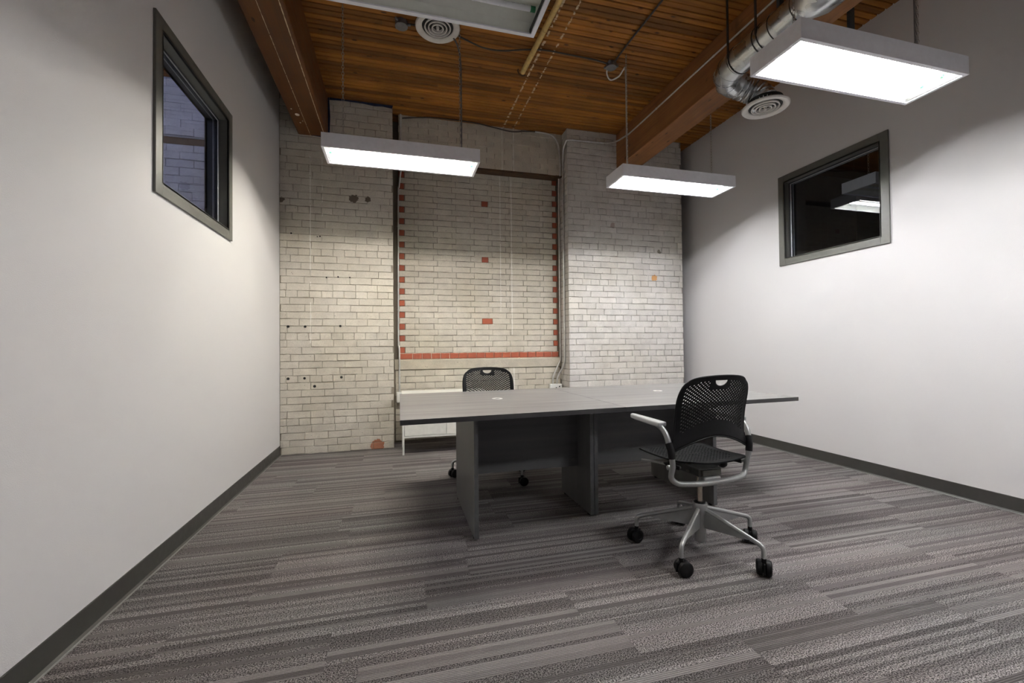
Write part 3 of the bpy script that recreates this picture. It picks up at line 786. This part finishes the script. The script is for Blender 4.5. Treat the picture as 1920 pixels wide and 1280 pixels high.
    # seat shell
    def seat(s, t):
        k = max(0, (t-.72)/.28); k2 = max(0, (.16-t)/.16)
        Wd = .205 + .020*t - .075*(1-math.sqrt(max(0, 1-k*k*.96))) - .038*(1-math.sqrt(max(0, 1-k2*k2*.96)))
        y = -.145 + .445*t + (.0 if t < .5 else .015*(1-s*s)); x = s*Wd
        z = .503 + .018*s*s*(1-t*.5) + .012*(2*t-1)**2 - .028*max(0, t-.82)**2/.0324 + .006*t
        return (x, y, z)
    us2 = [-1,-.96,-.92] + axis_pts(-.86, .86, .052, .034) + [.92,.96,1]
    vs2 = [0,.02,.05,.09] + axis_pts(.13, .86, .0245, .0160) + [.90,.93,.96,.985,1]
    def hole2(i, j, u, v):
        if i < 3 or j < 4 or i > len(us2)-5 or j > len(vs2)-7: return False
        if (i-3) % 2 or (j-4) % 2 or (((i-3)//2)+((j-4)//2)) % 2: return False
        return not (v < .2 and abs(u) > .7) and not (v > .75 and abs(u) > .75)
    shell_from_grid('seat_shell', us2, vs2, seat, hole2, lambda u, v: False, M['seat_black'], r, .006, .0048)
    return r
ch1 = make_chair(); ch2 = copy_tree(ch1)
ch1.location = (1.62, 2.07, 0); ch1.rotation_euler.z = math.radians(3)
tag(ch1, 'black perforated swivel chair with silver arms on the near side of the table', 'chair', 'perforated swivel chairs')
for c in ch2.children:
    if c.name.split('.')[0] in ('base_arm', 'caster'):
        t = math.radians(-14); l = c.location.copy()
        c.location = (l.x*math.cos(t)-l.y*math.sin(t), l.x*math.sin(t)+l.y*math.cos(t), l.z); c.rotation_euler.z += t
ch2.scale = (1, 1, .975); ch2.location = (.786, 3.705, 0); ch2.rotation_euler.z = math.radians(178)
tag(ch2, 'black perforated swivel chair behind the table facing the room', 'chair', 'perforated swivel chairs')

# ------------------------------------------------------------------ white cabinet behind the table
cb = empty('white_cabinet', (.05, 4.745, 0)); tag(cb, 'low white metal cabinet on slim legs against the brick recess', 'cabinet')
CW, CD, CHH = .93, .41, .645
MB().box(-.004, CW+.004, -.006, CD, CHH-.018, CHH).obj('top', M['cabinet'], cb, bevel=.002)
for a in (.0, CW-.020):
    for b in (.0, CD-.020): MB().box(a, a+.020, b, b+.020, 0, CHH-.018).obj('leg', M['cabinet'], cb, bevel=.0015)
MB().box(.020, CW-.020, .0, .020, .178, .198).obj('front_rail', M['cabinet'], cb, bevel=.001)
MB().box(.020, CW-.020, .004, .010, CHH-.034, CHH-.018).obj('front_rail', M['cabinet'], cb)
MB().box(.004, .010, .020, CD-.020, .178, CHH-.018).obj('side_panel', M['cabinet'], cb)
MB().box(CW-.010, CW-.004, .020, CD-.020, .178, CHH-.018).obj('side_panel', M['cabinet'], cb)
MB().box(.010, CW-.010, CD-.010, CD-.004, .178, CHH-.018).obj('back_panel', M['cabinet'], cb)
MB().box(.010, CW-.010, .020, CD-.010, .178, .190).obj('bottom_panel', M['cabinet'], cb)
for a, b in ((.0235, CW/2-.002), (CW/2+.002, CW-.0235)):
    MB().box(a, b, .003, .018, .202, CHH-.038).obj('drawer_front', M['cabinet'], cb, bevel=.0012)

# ------------------------------------------------------------------ electrical boxes and conduits on the back wall
def ebox(x, y, z, w, h, d, label, holes):
    r = MB().box(-w/2, w/2, -d, 0, -h/2, h/2).obj('outlet_box', M['white_box'], None, bevel=.003); r.location = (x, y, z)
    for hx, hz in holes: MB().lathe([(.0095,-.001),(.008,.001)], (hx, -d-.0005, hz), 'y', 12).obj('socket_hole', M['void'], r)
    MB().box(-w/2+.006, w/2-.006, -d-.0012, -d, -h/2+.006, h/2-.006).obj('cover_plate', M['white_box'], r)
    return tag(r, label, 'outlet', 'white outlet boxes')
ebox(.035, 5.418, .547, .085, .125, .06, 'white outlet box at the foot of the left conduit behind the cabinet', ((.010,.022),(.010,-.022)))
ebox(2.020, 5.418, .585, .165, .125, .06, 'white outlet box at the foot of the paired conduits by the right pier', ((.045,.028),(0,.012)))
def conduit(name, pts, rad, label, mat='conduit', straps=(), per=5, grp='conduits and cables'):
    base = Vector(pts[0]); r = empty(name, base); pts = [Vector(p)-base for p in pts]
    MB().tube(curve(pts, per), rad, 10).obj('pipe', M[mat], r, smooth=True)
    for q, ax in straps:
        q = Vector(q)-base; MB().lathe([(rad*1.05,-.010),(rad*1.28,-.008),(rad*1.28,.008),(rad*1.05,.010)], q, ax, 12).obj('coupling', M[mat], r, smooth=True)
    return tag(r, label, 'conduit', grp)
conduit('steel_conduit', [(.026,5.388,.61),(.026,5.388,.80),(.028,5.388,1.09),(.022,5.405,1.16),(.017,5.425,1.24),(.020,5.425,2.0),(.024,5.425,3.0),(.034,5.40,3.10),(.058,5.345,3.30)], .0105,
        'thin steel conduit running down the left edge of the bricked-up window', straps=(((.018,5.425,1.6),'z'),((.022,5.425,2.62),'z')))
conduit('steel_conduit', [(.056,5.29,3.40),(.056,5.29,3.6),(.056,5.29,3.80),(.056,5.29,3.925)], .011, 'short steel conduit rising from the left lamp to the ceiling corner')
conduit('steel_conduit', [(1.985,5.388,.645),(1.985,5.388,.72),(2.005,5.388,.78),(2.065,5.388,.90),(2.092,5.388,.97),(2.095,5.388,1.05),(2.095,5.388,1.5),(2.096,5.39,2.5),(2.095,5.385,3.3),(2.085,5.30,3.40),(2.078,5.285,3.60),(2.05,5.285,3.80),(1.98,5.285,3.89),(1.88,5.285,3.912),(1.74,5.285,3.915)], .0105,
        'steel conduit bending from the right outlet box up to the ceiling and leftwards', straps=(((2.095,5.388,1.9),'z'),((2.095,5.388,1.32),'z')))
conduit('steel_conduit', [(2.035,5.37,.645),(2.037,5.36,.72),(2.050,5.34,.77),(2.085,5.30,.86),(2.101,5.265,.93),(2.103,5.255,1.0),(2.103,5.255,1.5),(2.103,5.255,2.5),(2.102,5.25,3.35),(2.098,5.235,3.52),(2.090,5.20,3.66),(2.094,5.13,3.745),(2.13,5.112,3.775),(2.30,5.112,3.782),(2.60,5.110,3.79),(2.72,5.105,3.80),(2.80,5.06,3.815),(2.806,4.95,3.80),(2.806,4.78,3.775)], .0105,
        'steel conduit turning from the recess corner across the right brick pier to the beam', straps=(((2.103,5.255,1.15),'z'),((2.45,5.111,3.786),'x')))
conduit('steel_conduit', [(2.804,4.77,3.775),(2.804,4.5,3.772),(2.804,3.7,3.772),(2.804,3.0,3.768),(2.804,2.3,3.77)], .0085, 'straight conduit along the side of the right timber beam', straps=(((2.804,4.2,3.772),'y'),((2.804,3.3,3.77),'y')))
conduit('dark_cable', [(.075,5.285,3.88),(.35,5.27,3.915),(.62,5.26,3.922),(.95,5.26,3.918),(1.22,5.265,3.89),(1.43,5.275,3.875),(1.60,5.285,3.905),(1.74,5.285,3.915)], .007, 'dark cable sagging along the top of the recess brickwork', 'cable')

# ------------------------------------------------------------------ ceiling wiring, yellow pipe, diffusers, duct
def jbox(x, y, label):
    r = empty('junction_box', (x, y, ZC-.001)); tag(r, label, 'junction box', 'ceiling junction boxes')
    MB().lathe([(.046,0),(.052,-.004),(.052,-.038),(.054,-.040),(.054,-.045),(.050,-.047)], (0,0,0), 'z', 8).obj('box_body', M['jbox'], r)
    MB().lathe([(.051,-.047),(.053,-.0475),(.053,-.051),(.006,-.053)], (0,0,0), 'z', 24).obj('cover', M['jbox'], r, smooth=True)
    for a in (0, 2.2, 4.0): MB().lathe([(.012,.0),(.012,.022),(.009,.026)], (0,0,0), 'x', 10).xf(Matrix.Rotation(a, 4, 'Z') @ Matrix.Translation((.050,0,-.022))).obj('cable_clamp', M['jbox'], r)
    return r
jbox(2.060, 3.835, 'round grey junction box on the ceiling above the right back lamp')
jbox(.052, 3.775, 'round grey junction box on the ceiling beside the white diffuser')
conduit('dark_cable', [(2.015,3.820,3.905),(1.863,3.796,3.905),(1.559,3.794,3.91),(1.345,3.794,3.91),(1.169,3.816,3.90),(.955,3.877,3.895),(.779,3.884,3.90),(.598,3.830,3.91),(.40,3.76,3.915),(.11,3.772,3.912)], .0075, 'dark cable sagging across the ceiling boards between the junction boxes', 'cable')
conduit('steel_conduit', [(2.066,3.785,3.908),(2.066,3.5,3.912),(2.080,2.9,3.912),(2.090,1.5,3.912)], .0085, 'dark straight conduit along the ceiling from the right junction box', 'cable')
conduit('flexible_cable', [(2.035,3.87,3.895),(2.050,3.905,3.86),(2.095,3.915,3.815),(2.150,3.85,3.82),(2.150,3.76,3.83),(2.147,3.715,3.79),(2.149,3.712,3.4),(2.149,3.712,2.81)], .0072, 'light flexible cord looping from the junction box down to the right back lamp', 'conduit')
conduit('flexible_cable', [(.36,3.77,3.905),(.47,3.79,3.89),(.525,3.76,3.80),(.549,3.722,3.62),(.552,3.72,3.3),(.551,3.72,2.80)], .0072, 'grey flexible cord running down beside the chain of the left back lamp', 'jbox')
conduit('flexible_cable', [(3.104,1.912,3.92),(3.104,1.912,3.5),(3.106,1.912,3.0),(3.104,1.912,2.81)], .008, 'grey cord hanging beside the far chain of the bright right lamp', 'jbox')
yp = empty('yellow_pipe', (1.24, 4.10, 3.872)); tag(yp, 'cream yellow pipe hung under the ceiling boards', 'pipe')
MB().tube([(-.014,0,0),(.02,-.95,0),(.09,-3.2,0)], .024, 16).obj('pipe', M['yellow'], yp, smooth=True)
MB().lathe([(.026,-.006),(.027,0),(.026,.006)], (.008,-.60,0), 'y', 16).obj('pipe_joint', M['yellow'], yp, smooth=True)
MB().tube(curve([(-.045,.05,.055),(-.055,.03,.03),(-.045,.015,-.012),(-.012,.010,-.030),(.014,.008,-.016)], 5), .007, 8).obj('pipe_hook', M['lintel'], yp, smooth=True)

def diffuser(parent, R=.186):
    MB().lathe([(R*.70,.010),(R*.72,-.002),(R*.83,-.014),(R*.96,-.012),(R,-.004),(R,.004),(R*.9,.010)], n=40, closed=True).obj('face_ring', M['diff'], parent, smooth=True)
    MB().lathe([(.0001,.055),(R*.74,.055)], n=32).obj('throat', M['void'], parent)
    MB().lathe([(R*.715,.006),(R*.725,.06)], n=32).obj('neck_liner', M['gap_black'], parent)
    for q, z in ((.60, -.006), (.44, -.010), (.28, -.012)):
        MB().lathe([(R*q,-.002+z),(R*(q-.05),-.004+z),(R*(q-.075),.030+z),(R*(q-.055),.032+z)], n=32, closed=True).obj('vane_ring', M['diff'], parent, smooth=True)
    MB().lathe([(.0001,-.024),(R*.055,-.022),(R*.075,-.008),(R*.05,.03)], n=16).obj('centre_knob', M['diff'], parent, smooth=True)
cd_ = empty('ceiling_diffuser', (.352, 3.70, 3.875)); tag(cd_, 'round white air diffuser on the ceiling behind the unlit lamp', 'diffuser', 'round air diffusers')
diffuser(cd_, .188)
MB().lathe([(.125,.01),(.125,ZC-3.875)], n=28).obj('collar', M['galv'], cd_, smooth=True)

dk = empty('air_duct', (2.605, 2.5, 3.36)); tag(dk, 'galvanised steel air duct with elbow and round white diffuser under the right beam', 'duct')
O = Vector((2.605, 2.5, 3.36))
def dpt(*p): return tuple(Vector(p)-O)
MB().tube([dpt(2.600,2.20,3.362), dpt(2.603,2.5,3.362), dpt(2.606,2.80,3.362)], .104, 32).obj('duct_section', M['galv'], dk, smooth=True)
MB().tube([dpt(2.607,-1.5,3.375), dpt(2.601,2.06,3.372), dpt(2.6,2.13,3.372), dpt(2.6,2.215,3.364)], .14, 32, rs=[.145,.145,.145,.108]).obj('duct_section', M['galv'], dk, smooth=True)
el = [(2.606,2.80,3.362),(2.612,2.885,3.360),(2.642,2.955,3.355),(2.700,3.005,3.347),(2.775,3.015,3.335)]
e = MB().tube([dpt(*p) for p in el], .106, 28); o = e.obj('elbow', M['galv'], dk, smooth=True)
for i in (1, 2, 3):
    a, b = Vector(el[i-1]), Vector(el[i+1]); d = (b-a).normalized()*.0025; c = Vector(el[i])
    MB().tube([dpt(*(c-d)), dpt(*(c+d))], .1085, 28).obj('gore_seam', M['galv'], o, smooth=True)
fl = curve([(2.765,3.015,3.337),(2.84,3.015,3.320),(2.915,2.99,3.285),(2.965,2.955,3.235),(2.985,2.93,3.175),(2.988,2.922,3.135)], 7)
rs = [.100 + .0045*math.sin(i*2.4) for i in range(len(fl))]
MB().tube([dpt(*p) for p in fl], .1, 28, rs=rs).obj('flexible_elbow', M['galv'], dk, smooth=True)
dd = link('diffuser', None, dk, dpt(2.988, 2.922, 3.118)); diffuser(dd, .178)
MB().lathe([(.128,.012),(.128,.05),(.105,.055)], n=28).obj('collar', M['galv'], dd, smooth=True)
for yy in (2.24, 2.42, 2.515, 2.556, 2.784):
    MB().lathe([(.1045,-.0035),(.1075,-.003),(.1075,.003),(.1045,.0035)], dpt(2.603, yy, 3.362), 'y', 32).obj('strap', M['strap'], dk, smooth=True)
for yy, rx in ((2.784, 2.499), (2.515, 2.499)):
    MB().box(-.004, .004, -.008, .008, 0, ZC-3.362).xf(Matrix.Translation(dpt(rx, yy, 3.362))).obj('hanger_strap', M['strap'], dk)
MB().box(-.0215, .0215, -.012, .012, 0, ZC-3.40).xf(Matrix.Translation(dpt(2.755, 2.545, 3.40))).obj('hanger_bar', M['steel_dark'], dk)
hg = empty('steel_hanger', (3.335, 2.47, 3.20)); tag(hg, 'dark steel hanger bar dropping from the ceiling behind the bright lamp', 'hanger')
MB().box(-.024, .024, -.012, .012, 0, ZC-3.20).obj('bar', M['steel_dark'], hg, bevel=.002)
MB().box(-.05, .05, -.012, .012, -.004, .010).obj('foot_plate', M['steel_dark'], hg)
if dab.v:
    pd = dab.obj('plaster_dabs', M['light_mortar'], None, smooth=True); tag(pd, 'pale plaster dabs stuck under the left timber beam', 'plaster')
